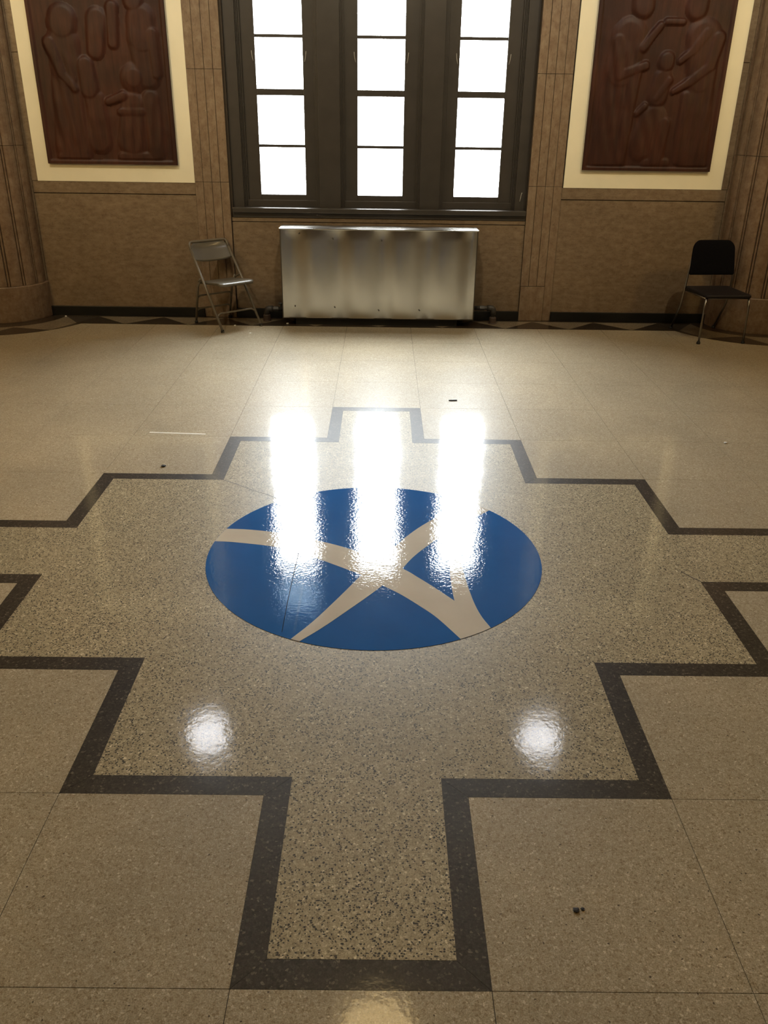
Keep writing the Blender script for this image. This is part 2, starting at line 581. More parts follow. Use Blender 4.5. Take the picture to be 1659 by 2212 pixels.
# ------------------------------------------------------------------ window wall
wall = struct('wall_back')
WX0, WX1, WZ0, WZ1 = -1.395, 1.385, .945, 3.02
TH = 5.26
PIER = .16
bm = bmesh.new()
add_box(bm, -ROOM_X - .2, WX0, WY + .012, TH, -.1, CEIL)
add_box(bm, WX1, ROOM_X + .2, WY + .012, TH, -.1, CEIL)
add_box(bm, WX0, WX1, WY + .012, TH, -.1, WZ0)
TX0, TX1, TZ0, TZ1 = -1.18, -.64, 3.06, 3.52      # small frosted transom over the left window
add_box(bm, WX0, TX0, WY + .012, TH, WZ1, CEIL)
add_box(bm, TX1, WX1, WY + .012, TH, WZ1, CEIL)
add_box(bm, TX0, TX1, WY + .012, TH, WZ1, TZ0)
add_box(bm, TX0, TX1, WY + .012, TH, TZ1, CEIL)
for a0, a1 in ((WX0, -1.20), (-.635, -.315), (.315, .625), (1.195, WX1)):      # unseen outer piers, deepened to cut slanting daylight
    add_box(bm, a0, a1, TH - .12, TH + PIER, WZ0, WZ1)
mesh_obj('masonry', bm, M['joint'], wall)
g = .0018
def slab(x0, x1, z0, z1, mat=None):
    return box('stone_slab', x0 + g, x1 - g, WY, WY + .03, z0 + g, z1 - g, mat or M['stone'], wall, bevel=.0015)
ZP = 1.246                                     # bottom of the cream fields
for s in (-1, 1):
    xs = sorted((s * 1.70, s * 3.26))
    slab(xs[0], xs[1], 0.0, 1.138)
    slab(xs[0], xs[1], 1.142, ZP)
    xs = sorted((s * 3.203, s * 3.27))
    slab(xs[0], xs[1], ZP, 2.3); slab(xs[0], xs[1], 2.3, 3.5)
    xs = sorted((s * 1.70, s * 3.27))
    slab(xs[0], xs[1], 3.5, CEIL)
    xs = sorted((s * 3.26, s * (ROOM_X + .1)))
    slab(xs[0], xs[1], 0, 2.2); slab(xs[0], xs[1], 2.2, CEIL)
    xs = sorted((s * 1.718, s * 3.203))
    box('plaster_field', xs[0], xs[1], WY - .003, WY + .02, ZP, 3.5, M['cream'], wall)
slab(-1.41, 1.39, 0.0, .905)
slab(-1.41, 1.39, .908, .945)
slab(-1.41, TX0, WZ1, 3.9); slab(TX0, TX1, WZ1, TZ0); slab(TX0, TX1, TZ1, 3.9); slab(TX1, 1.39, WZ1, 3.9); slab(-1.41, 1.39, 3.9, CEIL)

# black marble skirting
def skirting(name, x0, x1):
    o = box(name, x0, x1, WY - .03, WY + .02, 0.0, .09, M['baseboard'], None, bevel=.002)
    o['kind'] = 'structure'
skirting('baseboard_left', -3.34, -1.735)
skirting('baseboard_right', 1.712, 3.34)
skirting('baseboard_center', -1.41, 1.39)

# the other walls and the ceiling of the hall
for nm, x0, x1, y0, y1 in (('wall_left', -ROOM_X - .2, -ROOM_X, ROOM_BACK, WY + .02), ('wall_right', ROOM_X, ROOM_X + .2, ROOM_BACK, WY + .02),
                           ('wall_front', -ROOM_X - .2, ROOM_X + .2, ROOM_BACK - .2, ROOM_BACK)):
    o = box(nm, x0, x1, y0, y1, -.1, CEIL, M['sidewall'])
    o['kind'] = 'structure'
o = box('ceiling', -ROOM_X - .2, ROOM_X + .2, ROOM_BACK - .2, TH, CEIL, CEIL + .2, M['ceiling'])
o['kind'] = 'structure'
o = box('ground', -60, 60, TH + .02, 90, -1.3, -1.2, M['outside'])
o['kind'] = 'structure'

# pilasters: four stepped strips over a plain base block
def pilaster(s, label):
    t = thing('pilaster', label, 'pilaster', (s * 1.548, WY, 0))
    edges = [1.388, 1.467, 1.547, 1.627, 1.708]
    if s < 0: edges = [1.413, 1.493, 1.573, 1.655, 1.735]
    ox = s * 1.548
    zs = [0.338, 1.255, 2.19, 3.12, 4.05, CEIL]
    dep = [.0175, .0145, .0115, .0085]
    for k in range(4):
        x0, x1 = edges[k], edges[k + 1]
        for z0, z1 in zip(zs[:-1], zs[1:]):
            if k == 3 and z0 < .5: z0 = 0.0
            xx = sorted((s * x0 - ox, s * x1 - ox))
            box('stone_strip', xx[0] + .0022, xx[1] - .0022, -dep[k], -.0035, z0 + .0015, z1 - .0015, M['pilaster'], t, bevel=.0022)
    xx = sorted((s * (edges[0] + .003) - ox, s * edges[3] - ox))
    box('base_block', xx[0], xx[1], -.0195, -.0035, 0.0, .336, M['pilaster'], t, bevel=.004)
    xx = sorted((s * edges[0] - ox, s * edges[4] - ox))
    box('backing', xx[0] + .001, xx[1] - .001, -.0060, -.0036, 0.34, CEIL, M['joint'], t)
pilaster(-1, 'brown stone pilaster of narrow strips left of the window, behind the folding chair')
pilaster(1, 'brown stone pilaster of narrow strips right of the window with plain base block')

# engaged round columns
def column(s, label):
    cx, cy = (s * CX, CYL + (.03 if s < 0 else -.03))
    t = thing('column', label, 'column', (cx, cy, 0))
    R = .408
    prof = []                                   # radius round the shaft: wide strip, groove, thin fillet, groove
    nf = 18
    for k in range(nf):
        a = 2 * math.pi * k / nf
        w = 2 * math.pi / nf
        for f_, r_ in ((.0, R - .020), (.03, R - .001), (.20, R + .004), (.40, R + .0055), (.60, R + .004), (.77, R - .001), (.80, R - .020),
                       (.83, R - .020), (.855, R - .003), (.945, R - .003), (.97, R - .020)):
            prof.append((a + f_ * w, r_))
    def shaft(z0, z1):
        bm = bmesh.new()
        lo = [bm.verts.new((r * math.cos(a), r * math.sin(a), z0)) for a, r in prof]
        hi = [bm.verts.new((r * math.cos(a), r * math.sin(a), z1)) for a, r in prof]
        nn = len(prof)
        for i in range(nn):
            bm.faces.new((lo[i], lo[(i + 1) % nn], hi[(i + 1) % nn], hi[i]))
        bm.faces.new(hi); bm.faces.new(lo[::-1])
        mesh_obj('shaft_drum', bm, M['column'], t)
    shaft(.332, 1.55); shaft(1.5535, 3.1); shaft(3.1035, CEIL)
    bm = bmesh.new()
    add_lathe(bm, [(0, 0), (CR, 0), (CR + .002, .01), (CR - .002, .322), (CR - .008, .33), (0, .33)], 48)
    mesh_obj('base_drum', bm, M['column'], t, smooth=False)
column(-1, 'fluted round stone column on a drum base at the left edge, left of the folding chair')
column(1, 'fluted round stone column on a drum base behind the black padded chair')

# ------------------------------------------------------------------ windows
# shared casing
YF = 4.985                                     # face of the casing
tr = struct('trim_1')
def casing(name, x0, x1, y0=YF, z0=1.03, z1=WZ1, bevel=.003):
    return box(name, x0, x1, y0, TH - .05, z0, z1, M['frame'], tr, bevel=bevel)
casing('jamb', WX0 + .001, -1.288)
casing('jamb', 1.278, WX1 - .001)
for x0, x1 in ((-.572, -.372), (.372, .562)):
    casing('mullion', x0, x1, YF - .004)
# stepped mouldings beside jambs and mullions
for xm, sgn in ((-1.288, 1), (1.278, -1), (-.572, -1), (-.372, 1), (.372, -1), (.562, 1)):
    for k, (w0, w1, y0) in enumerate(((0, .011, YF + .016), (.011, .022, YF + .028), (.022, .036, YF + .042))):
        a, b = sorted((xm + sgn * w0, xm + sgn * w1))
        casing('moulding', a, b, y0, bevel=.0022)
box('casing_head', WX0 + .001, WX1 - .001, YF, TH - .05, 2.935, WZ1 - .001, M['frame'], tr, bevel=.003)
sill = struct('trim_2')
box('sill_board', WX0 + .001, WX1 - .001, 4.915, TH - .04, .992, 1.036, M['frame'], sill, bevel=.006)
box('apron', WX0 + .001, WX1 - .001, 4.944, 5.02, .947, .992, M['frame'], sill, bevel=.003)
# small bare chips in the paint of the right jamb
tube('paint_chip', fillet([(1.325, YF - .001, 1.115), (1.331, YF - .001, 1.16), (1.340, YF - .001, 1.195)], .02), .004, M['scuff'], tr, seg=6)

YG = 5.075
def window(idx, g0, g1, sx0, sx1):
    w = struct('window_%d' % idx)
    zb = 1.147
    def bar(nm, x0, x1, z0, z1, y0=YG - .03, y1=YG + .03, bv=.004):
        return box(nm, x0, x1, y0, y1, z0, z1, M['frame'], w, bevel=bv)
    top = 2.925
    bar('stile', sx0, g0, 1.05, top); bar('stile', g1, sx1, 1.05, top)
    bar('bottom_rail', g0, g1, 1.05, zb)
    box('rail_lip', sx0, sx1, YG - .046, YG - .03, 1.036, 1.098, M['frame'], w, bevel=.004)
    bar('meeting_rail', g0, g1, 1.990, 2.044)
    bar('top_rail', g0, g1, 2.875, top)
    bar('muntin', g0, g1, 1.556, 1.582, YG - .012, YG + .014, .002)
    bar('muntin', g0, g1, 2.450, 2.477, YG - .012, YG + .014, .002)
    for z0, z1 in ((zb, 1.556), (1.582, 1.990), (2.044, 2.450), (2.477, 2.875)):
        box('pane', g0 - .004, g1 + .004, YG - .002, YG + .002, z0 - .004, z1 + .004, M['glass'], w)
    for xx, sg in ((g0 - .028, 1), (g1 + .028, -1)):   # sash cords' pale catches on the stiles
        tube('sash_catch', fillet([(xx - sg * .004, YG - .033, 2.345), (xx, YG - .036, 2.30), (xx + sg * .010, YG - .032, 2.262)], .02), .0035, M['scuff'], w, seg=6)
window(1, -1.128, -.706, -1.262, -.598)
window(2, -.213, .209, -.346, .346)
window(3, .700, 1.122, .588, 1.252)
tw = struct('window_4')
for a0, a1, b0, b1 in ((TX0, TX0 + .04, TZ0, TZ1), (TX1 - .04, TX1, TZ0, TZ1), (TX0 + .04, TX1 - .04, TZ0, TZ0 + .04), (TX0 + .04, TX1 - .04, TZ1 - .04, TZ1)):
    box('transom_frame', a0, a1, 5.03, 5.12, b0, b1, M['frame'], tw, bevel=.003)
box('frosted_pane', TX0 + .036, TX1 - .036, 5.07, 5.076, TZ0 + .036, TZ1 - .036, M['frosted'], tw)

# ------------------------------------------------------------------ carved wood reliefs
def smax(a, b, k=.02):
    h_ = max(0.0, min(1.0, .5 + .5 * (a - b) / k))
    return b + (a - b) * h_ + k * h_ * (1 - h_)
def cap(px_, pz, a, b, r0, r1, hgt):
    ax, az = a; bx, bz = b
    dx, dz = bx - ax, bz - az
    t = max(0, min(1, ((px_ - ax) * dx + (pz - az) * dz) / (dx * dx + dz * dz + 1e-9)))
    d = math.hypot(px_ - ax - dx * t, pz - az - dz * t)
    r = r0 + (r1 - r0) * t
    q = d / r
    if q >= 1: return 0.0
    return hgt * min(1.0, (1 - q) * 3.2) ** .55 * (.72 + .28 * math.sqrt(1 - q * q))
def relief(name, x0, x1, z0, z1, caps, folds, label):
    t = thing(name, label, 'wood carving', ((x0 + x1) / 2, WY, z0))
    W_, H_ = x1 - x0, z1 - z0
    nx, nz = 120, 200
    bm = bmesh.new()
    grid = []
    for j in range(nz + 1):
        row = []
        for i in range(nx + 1):
            u = i / nx * W_; v = j / nz * H_
            hgt = 0.0
            for c in caps:
                hgt = max(hgt, cap(u, v, *c))
            for (fx0, fx1, fz0, fz1, frq, amp, slant) in folds:
                if fx0 < u < fx1 and fz0 < v < fz1 and hgt > .004:
                    e = min(1, (u - fx0) / .05, (fx1 - u) / .05, (v - fz0) / .08, (fz1 - v) / .08)
                    hgt += e * amp * math.sin((u + slant * v) * frq)
            hgt *= .58
            hgt += .0025 * noise.noise(Vector((u * 9, v * 9, x0)))
            m_ = min(u, W_ - u, v, H_ - v)
            if m_ < .035: hgt = .012              # raised rim
            elif m_ < .045: hgt = min(hgt, .0)
            row.append(bm.verts.new((u - W_ / 2, -.024 - hgt, v)))
        grid.append(row)
    for j in range(nz):
        for i in range(nx):
            bm.faces.new((grid[j][i], grid[j][i + 1], grid[j + 1][i + 1], grid[j + 1][i]))
    mesh_obj('carving', bm, M['wood'], t, smooth=True)
    box('backboard', -W_ / 2, W_ / 2, -.0235, -.0035, 0.0, H_, M['wood'], t)
# right-hand relief: two draped standing figures facing each other over a child and a bundle
RC = [
 # left figure
 ((.22, .10), (.25, .80), .18, .15, .026), ((.25, .80), (.29, 1.08), .15, .16, .032), ((.38, 1.31), (.37, 1.38), .10, .095, .034),
 ((.20, 1.05), (.24, .78), .065, .055, .042), ((.24, .78), (.46, .86), .05, .042, .042), ((.42, 1.00), (.55, 1.17), .045, .032, .040),
 ((.60, 1.20), (.74, 1.20), .030, .030, .034), ((.35, .55), (.38, .80), .07, .06, .034), ((.33, .10), (.36, .55), .06, .06, .032),
 # right figure
 ((1.00, .10), (.97, .75), .15, .13, .026), ((.97, .75), (.94, 1.08), .13, .16, .032), ((.84, 1.30), (.85, 1.38), .10, .095, .034),
 ((1.07, 1.08), (1.03, .86), .065, .055, .042), ((1.03, .86), (.86, .73), .05, .045, .042), ((.86, .73), (.74, .66), .04, .03, .040),
 ((.96, 1.12), (.86, .98), .050, .045, .040), ((.86, .98), (.76, .90), .040, .032, .038), ((.88, .10), (.86, .62), .06, .05, .032),
 # child and bundle
 ((.64, .88), (.645, .91), .075, .072, .034), ((.60, .62), (.63, .76), .095, .085, .028), ((.69, .75), (.59, .60), .035, .03, .036),
 ((.52, .22), (.60, .44), .14, .12, .022), ((.50, .54), (.44, .48), .032, .028, .032), ((.66, .10), (.70, .40), .07, .06, .026),
 ((.58, .06), (.75, .06), .05, .05, .018), ((.14, .06), (.34, .06), .045, .045, .024), ((.90, .06), (1.10, .06), .045, .045, .024),
]
RF = [(.06, .42, .10, 1.05, 66, .0040, .22), (.82, 1.15, .10, .95, 70, .0040, -.10), (.42, .74, .10, .60, 58, .003, .35)]
relief('carved_relief', 1.872, 3.055, 1.403, 3.33, RC, RF,
       'dark mahogany carved relief right of the window with standing robed figures')
LC = [
 ((.26, .12), (.28, .74), .17, .14, .024), ((.28, .74), (.28, .98), .14, .15, .028), ((.29, 1.12), (.30, 1.16), .135, .13, .034),
 ((.16, .98), (.24, .74), .06, .05, .040), ((.24, .74), (.34, .62), .045, .04, .040),
 ((.46, .62), (.45, .80), .095, .085, .034), ((.50, .20), (.50, .52), .12, .10, .024), ((.56, .92), (.60, 1.16), .08, .10, .026),
 ((.87, .71), (.87, .712), .125, .125, .026), ((.87, .71), (.87, .712), .098, .098, .036), ((.76, .57), (.62, .52), .045, .035, .036),
 ((.80, .20), (.84, .50), .14, .11, .022), ((1.00, .72), (.98, 1.02), .11, .14, .026), ((.98, 1.02), (.98, 1.16), .14, .13, .032), ((.93, 1.30), (.92, 1.38), .09, .09, .034),
 ((1.07, 1.06), (1.08, .74), .055, .045, .040), ((.72, .98), (.74, 1.25), .05, .06, .030), ((.72, .44), (.92, .44), .035, .035, .028),
 ((1.02, .12), (1.00, .55), .09, .08, .024), ((.14, .06), (.36, .06), .045, .045, .024), ((.70, .06), (1.00, .06), .05, .05, .02),
]
LF = [(.08, .45, .10, .95, 62, .0040, .15), (.68, 1.12, .10, .58, 68, .0035, -.12), (.40, .62, .10, .55, 60, .003, .2)]
relief('carved_relief', -3.070, -1.878, 1.398, 3.33, LC, LF,
       'dark mahogany carved relief left of the window with a round disc-like form near its middle')

# ------------------------------------------------------------------ radiator cover
def radiator():
    x0, x1, yf, yb, z0, z1 = -.918, .906, 4.62, 4.86, .072, .884
    t = thing('radiator_cover', 'low stainless steel radiator cover standing under the middle window', 'radiator cover', (0, 4.74, 0))
    oy = 4.74
    bm = bmesh.new()
    nx, nz = 96, 16
    gridv = []
    for j in range(nz + 1):
        row = []
        for i in range(nx + 1):
            u = x0 + .004 + (x1 - x0 - .008) * i / nx
            v = z0 + (z1 - .004 - z0) * j / nz
            ed = min(1, (u - x0) / .05, (x1 - u) / .05, (v - z0 + .06) / .10, (z1 - v + .06) / .10)
            tt = (v - z0) / (z1 - z0)
            w = .0135 * math.sin(u * 15.0 + 1.0 + .35 * math.sin(tt * 2.6 + u)) + .0026 * math.sin(u * 31 + .6 * tt)
            w += .0022 * noise.noise(Vector((u * 3, v * 1.2, 1.7)))
            row.append(bm.verts.new((u, yf - oy + ed * w, v)))
        gridv.append(row)
    for j in range(nz):
        for i in range(nx):
            bm.faces.new((gridv[j][i], gridv[j][i + 1], gridv[j + 1][i + 1], gridv[j + 1][i]))
    mesh_obj('front_panel', bm, M['steel'], t, smooth=True)
    box('inner_box', x0 + .02, x1 - .02, yf - oy + .018, yb - oy - .004, z0 + .004, z1 - .012, M['black_base'], t)
    box('top_panel', x0 - .010, x1 + .010, yf - oy - .006, yb - oy, z1 - .004, z1 + .008, M['steel'], t, bevel=.003)
    for xa, xb in ((x0 - .006, x0 + .004), (x1 - .004, x1 + .006)):
        box('side_panel', xa, xb, yf - oy + .003, yb - oy - .002, z0 - .008, z1 - .004, M['steel_dark'], t, bevel=.002)
    box('plinth', -.80, .755, yf - oy + .03, yb - oy - .02, 0.0, z0 + .01, M['black_base'], t)
    box('bottom_lip', x0, x1, yf - oy + .001, yf - oy + .02, z0 - .006, z0 + .003, M['steel_dark'], t)
    for (zx, zz) in ((-.745, .845), (-.60, .755), (-.43, .80), (.02, .79), (-.80, .18), (-.42, .175), (0.0, .15), (.39, .155)):
        bm = bmesh.new()
        add_lathe(bm, [(0, 0), (.006, 0), (.005, .003), (0, .004)], 10)
        bmesh.ops.rotate(bm, verts=bm.verts, cent=(0, 0, 0), matrix=Matrix.Rotation(math.pi / 2, 3, 'X'))
        bmesh.ops.translate(bm, verts=bm.verts, vec=(zx, yf - oy - .0045, zz))
        mesh_obj('rivet', bm, M['steel_dark'], t)
radiator()

def steam_pipe(s, x_end, x_drop, label, valve):
    y = 4.79
    t = thing('steam_pipe', label, 'pipe', (x_drop, y, 0))
    d = x_end - x_drop
    zc = .150 if s > 0 else .118
    tube('pipe', fillet([(d, 0, zc), (0, 0, zc), (0, 0, .03)], .055, 8), .021, M['pipe'], t, seg=12)
    bm = bmesh.new()
    add_tube(bm, fillet([(-s * .062, 0, zc), (0, 0, zc), (0, 0, zc - .062)], .05, 8), .029, 14)
    mesh_obj('elbow', bm, M['pipe'], t, smooth=True)
    bm = bmesh.new()
    add_lathe(bm, [(0, 0), (.040, 0), (.040, .006), (.036, .010), (.035, .058), (.028, .066), (0, .066)], 16)
    mesh_obj('floor_collar', bm, M['pipe_rust'], t, smooth=False)
    bm = bmesh.new()
    cx_ = d * .55
    add_tube(bm, [(cx_ - .022, 0, zc), (cx_ + .022, 0, zc)], .026, 6)
    mesh_obj('union_nut', bm, M['pipe'], t)
    if valve:
        bm = bmesh.new()
        add_lathe(bm, [(0, 0), (.010, 0), (.010, .035), (.026, .037), (.028, .046), (.022, .052), (0, .053)], 14, (cx_ + .05, 0, zc + .01))
        mesh_obj('valve_handle', bm, M['pipe'], t)
steam_pipe(1, .918, 1.118, 'dark iron pipe with an elbow at the right end of the steel radiator cover', False)
steam_pipe(-1, -.930, -1.098, 'dark iron pipe with a valve at the left end of the radiator cover', True)

# ------------------------------------------------------------------ folding chair
def folding_chair():
    fl = Vector((-1.441, 4.255)); fr = Vector((-1.116, 4.555))
    mid = (fl + fr) / 2
    sdir = (fr - fl).normalized()
    rz = math.atan2(sdir.y, sdir.x)
    t = thing('folding_chair', 'beige steel folding chair standing open left of the radiator cover', 'chair', (mid.x, mid.y, 0), rz)
    # local frame: x along the front feet, -y towards the sitter's knees, so the back lies at +y
    w = .215
    T = .0115
    # uprights: front foot to the top of the back
    for s in (-1, 1):
        pts = [(s * w, 0, .0), (s * (w - .003), .272, .400), (s * (w - .010), .478, .685)]
        tube('upright', pts, T, M['chair_tube'], t)
    top = fillet([(-(w - .010), .478, .685), (-(w - .014), .512, .752), ((w - .014), .512, .752), ((w - .010), .478, .685)], .085, 8)
    tube('top_tube', top, T, M['chair_tube'], t)
    # rear legs
    for s in (-1, 1):
        tube('rear_leg', [(s * (w - .024), .375, .435), (s * (w - .024), .430, .36), (s * (w - .024), .515, 0)], T * .95, M['chair_tube'], t)
        for (px_, py_) in ((s * w, 0.0), (s * (w - .024), .515)):
            bm = bmesh.new()
            add_lathe(bm, [(0, -.0005), (.015, -.0005), (.0155, .020), (.012, .026), (0, .026)], 12, (px_, py_ + (.012 if py_ == 0 else -.006), 0))
            mesh_obj('foot_cap', bm, M['rubber'], t)
        # folding link under the seat
        bm = bmesh.new(); add_tube(bm, [(s * (w - .012), .30, .452), (s * (w - .016), .40, .41)], .008, 6)
        mesh_obj('hinge_link', bm, M['chair_tube'], t)
    # stretchers
    tube('stretcher', fillet([(-w, .085, .128), (-w + .035, .098, .158), (w - .035, .098, .158), (w, .085, .128)], .03, 5), .0085, M['chair_tube'], t)
    for z_ in (.262, .135):
        yy = .515 - (.515 - .430) * (z_ / .36)
        w2 = w - .024
        tube('stretcher', fillet([(-w2, yy, z_ - .012), (-w2 + .03, yy, z_ + .006), (w2 - .03, yy, z_ + .006), (w2, yy, z_ - .012)], .025, 4), .008, M['chair_tube'], t)
    # seat pan: dished sheet with a rolled edge
    bm = bmesh.new()
    ns, nd = 16, 14
    def rim(u, v):
        # rounded rectangle mapping
        x = (u * 2 - 1); y = v
        hw = .191 - .008 * y
        X = hw * x
        Y = .035 + .385 * y
        return X, Y
    topg, botg = [], []
    for j in range(nd + 1):
        r1, r2 = [], []
        for i in range(ns + 1):
            u = i / ns; v = j / nd
            X, Y = rim(u, v)
            # round the corners
            cx_ = min(u, 1 - u); cy_ = min(v, 1 - v)
            dish = -.010 * (1 - (2 * u - 1) ** 2) * math.sin(math.pi * min(1, v * 1.05))
            front = -.016 * max(0, (.16 - v) / .16) ** 2
            z = .442 - .034 * v + dish + front
            ed = 1 if (i in (0, ns) or j in (0, nd)) else 0
            if i == 0 and j == 0 or i == ns and j == 0: Y += .022; X *= .955
            if i == 0 and j == nd or i == ns and j == nd: Y -= .02; X *= .96
            r1.append(bm.verts.new((X, Y, z - .004 * ed)))
            r2.append(bm.verts.new((X * .995, Y, z - .022)))
        topg.append(r1); botg.append(r2)
    for j in range(nd):
        for i in range(ns):
            bm.faces.new((topg[j][i], topg[j][i + 1], topg[j + 1][i + 1], topg[j + 1][i]))
            bm.faces.new((botg[j][i], botg[j + 1][i], botg[j + 1][i + 1], botg[j][i + 1]))
    for j in range(nd):
        for i in (0, ns):
            bm.faces.new((topg[j][i], topg[j + 1][i], botg[j + 1][i], botg[j][i]))
    for i in range(ns):
        for j in (0, nd):
            bm.faces.new((topg[j][i], botg[j][i], botg[j][i + 1], topg[j][i + 1]))
    mesh_obj('seat', bm, M['chair_steel'], t, smooth=True)
    # curved back sheet
    bm = bmesh.new()
    ns, nd = 20, 8
    fr_, bk_ = [], []
    for j in range(nd + 1):
        r1, r2 = [], []
        for i in range(ns + 1):
            u = i / ns * 2 - 1; v = j / nd
            zlow = .578 + .022 * abs(u) ** 3
            ztop = .748 - .050 * max(0, (abs(u) - .66) / .34) ** 2
            z = zlow + (ztop - zlow) * v
            line = .478 + (z - .685) * (.208 / .29 if z < .685 else .5)
            y = line + .022 * (1 - u * u) * min(1, (.752 - z) / .06 + .15) - .004
            x = u * (w - .012)
            r1.append(bm.verts.new((x, y, z)))
            r2.append(bm.verts.new((x, y + .006, z)))
        fr_.append(r1); bk_.append(r2)
    for j in range(nd):
        for i in range(ns):
            bm.faces.new((fr_[j][i], fr_[j][i + 1], fr_[j + 1][i + 1], fr_[j + 1][i]))
            bm.faces.new((bk_[j][i], bk_[j + 1][i], bk_[j + 1][i + 1], bk_[j][i + 1]))
    for j in range(nd):
        for i in (0, ns): bm.faces.new((fr_[j][i], fr_[j + 1][i], bk_[j + 1][i], bk_[j][i]))
    for i in range(ns):
        for j in (0, nd): bm.faces.new((fr_[j][i], bk_[j][i], bk_[j][i + 1], fr_[j][i + 1]))
    mesh_obj('backrest', bm, M['chair_steel'], t, smooth=True)
folding_chair()

# ------------------------------------------------------------------ black padded chair
def padded_chair():
    fl = Vector((2.905, 4.07)); fr = Vector((3.325, 4.108))
    mid = (fl + fr) / 2
    sdir = (fr - fl).normalized()
    rz = math.atan2(sdir.y, sdir.x)
    t = thing('stacking_chair', 'black padded chair with thin metal legs in front of the right column', 'chair', (mid.x, mid.y, 0), rz)
    w = .21
    T = .0095
    for s in (-1, 1):
        tube('front_leg', [(s * w, 0, .012), (s * (w - .004), .010, .30), (s * (w - .012), .020, .405)], T, M['chrome'], t)
        tube('rear_leg', fillet([(s * (w + .006), .610, .012), (s * (w + .010), .470, .25), (s * (w + .010), .440, .40), (s * (w + .010), .430, .47), (s * (w + .002), .425, .60), (s * (w - .03), .460, .74)], .05, 4), T, M['chrome'], t)
        for (px_, py_) in ((s * w, 0.0), (s * (w + .006), .612)):
            bm = bmesh.new()
            add_lathe(bm, [(0, 0), (.017, 0), (.018, .012), (.012, .026), (0, .028)], 12, (px_, py_, 0))
            mesh_obj('foot_cap', bm, M['rubber'], t)
        tube('side_rail', [(s * (w - .012), .020, .402), (s * (w - .004), .44, .398)], .008, M['chrome'], t)
    tube('cross_rail', [(-w + .012, .03, .400), (w - .012, .03, .400)], .007, M['chrome'], t)
    # seat pad
    def pad(name, wid, dep, thick, rad, mat):
        bm = bmesh.new()
        nseg = 6
        out = []
        for (cx_, cy_, a0) in ((wid / 2 - rad[1], dep - rad[1], 0), (-wid / 2 + rad[1], dep - rad[1], 90), (-wid / 2 + rad[0], rad[0], 180), (wid / 2 - rad[0], rad[0], 270)):
            r = rad[1] if a0 < 180 else rad[0]
            for k in range(nseg + 1):
                a = math.radians(a0 + 90 * k / nseg)
                out.append((cx_ + r * math.cos(a), cy_ + r * math.sin(a)))
        layers = [(.94, 0), (.985, .10), (1.0, .35), (1.0, .65), (.985, .88), (.95, .97), (.80, 1.06), (.45, 1.12)]
        rings = []
        for sc_, zz in layers:
            rings.append([bm.verts.new((x * sc_, dep / 2 + (y - dep / 2) * sc_, zz * thick)) for x, y in out])
        nn = len(out)
        for Ar, Br in zip(rings[:-1], rings[1:]):
            for k in range(nn):
                bm.faces.new((Ar[k], Ar[(k + 1) % nn], Br[(k + 1) % nn], Br[k]))
        bm.faces.new(rings[-1]); bm.faces.new(rings[0][::-1])
        return bm
    bm = pad('seat', .425, .475, .030, (.03, .02), None)
    bmesh.ops.translate(bm, verts=bm.verts, vec=(0, -.008, .406))
    mesh_obj('seat', bm, M['black_seat'], t, smooth=True)
    # back pad, built flat then stood up and leaned
    bm = pad('backrest', .428, .305, .038, (.018, .075), None)
    for v in bm.verts:
        v.co.x *= 1.0 - .10 * (v.co.y / .305)
        v.co.z += .0                                     # keep flat
    # local: y -> up, z -> front
    rot = Matrix(((1, 0, 0), (0, math.sin(math.radians(9)), -math.cos(math.radians(9))), (0, math.cos(math.radians(9)), math.sin(math.radians(9)))))
    for v in bm.verts: v.co = rot @ v.co
    for v in bm.verts: v.co.y -= .03 * (1 - (v.co.x / .21) ** 2) * -1
    bmesh.ops.translate(bm, verts=bm.verts, vec=(.0, .425, .540))
    mesh_obj('backrest', bm, M['black_fabric'], t, smooth=True)
padded_chair()

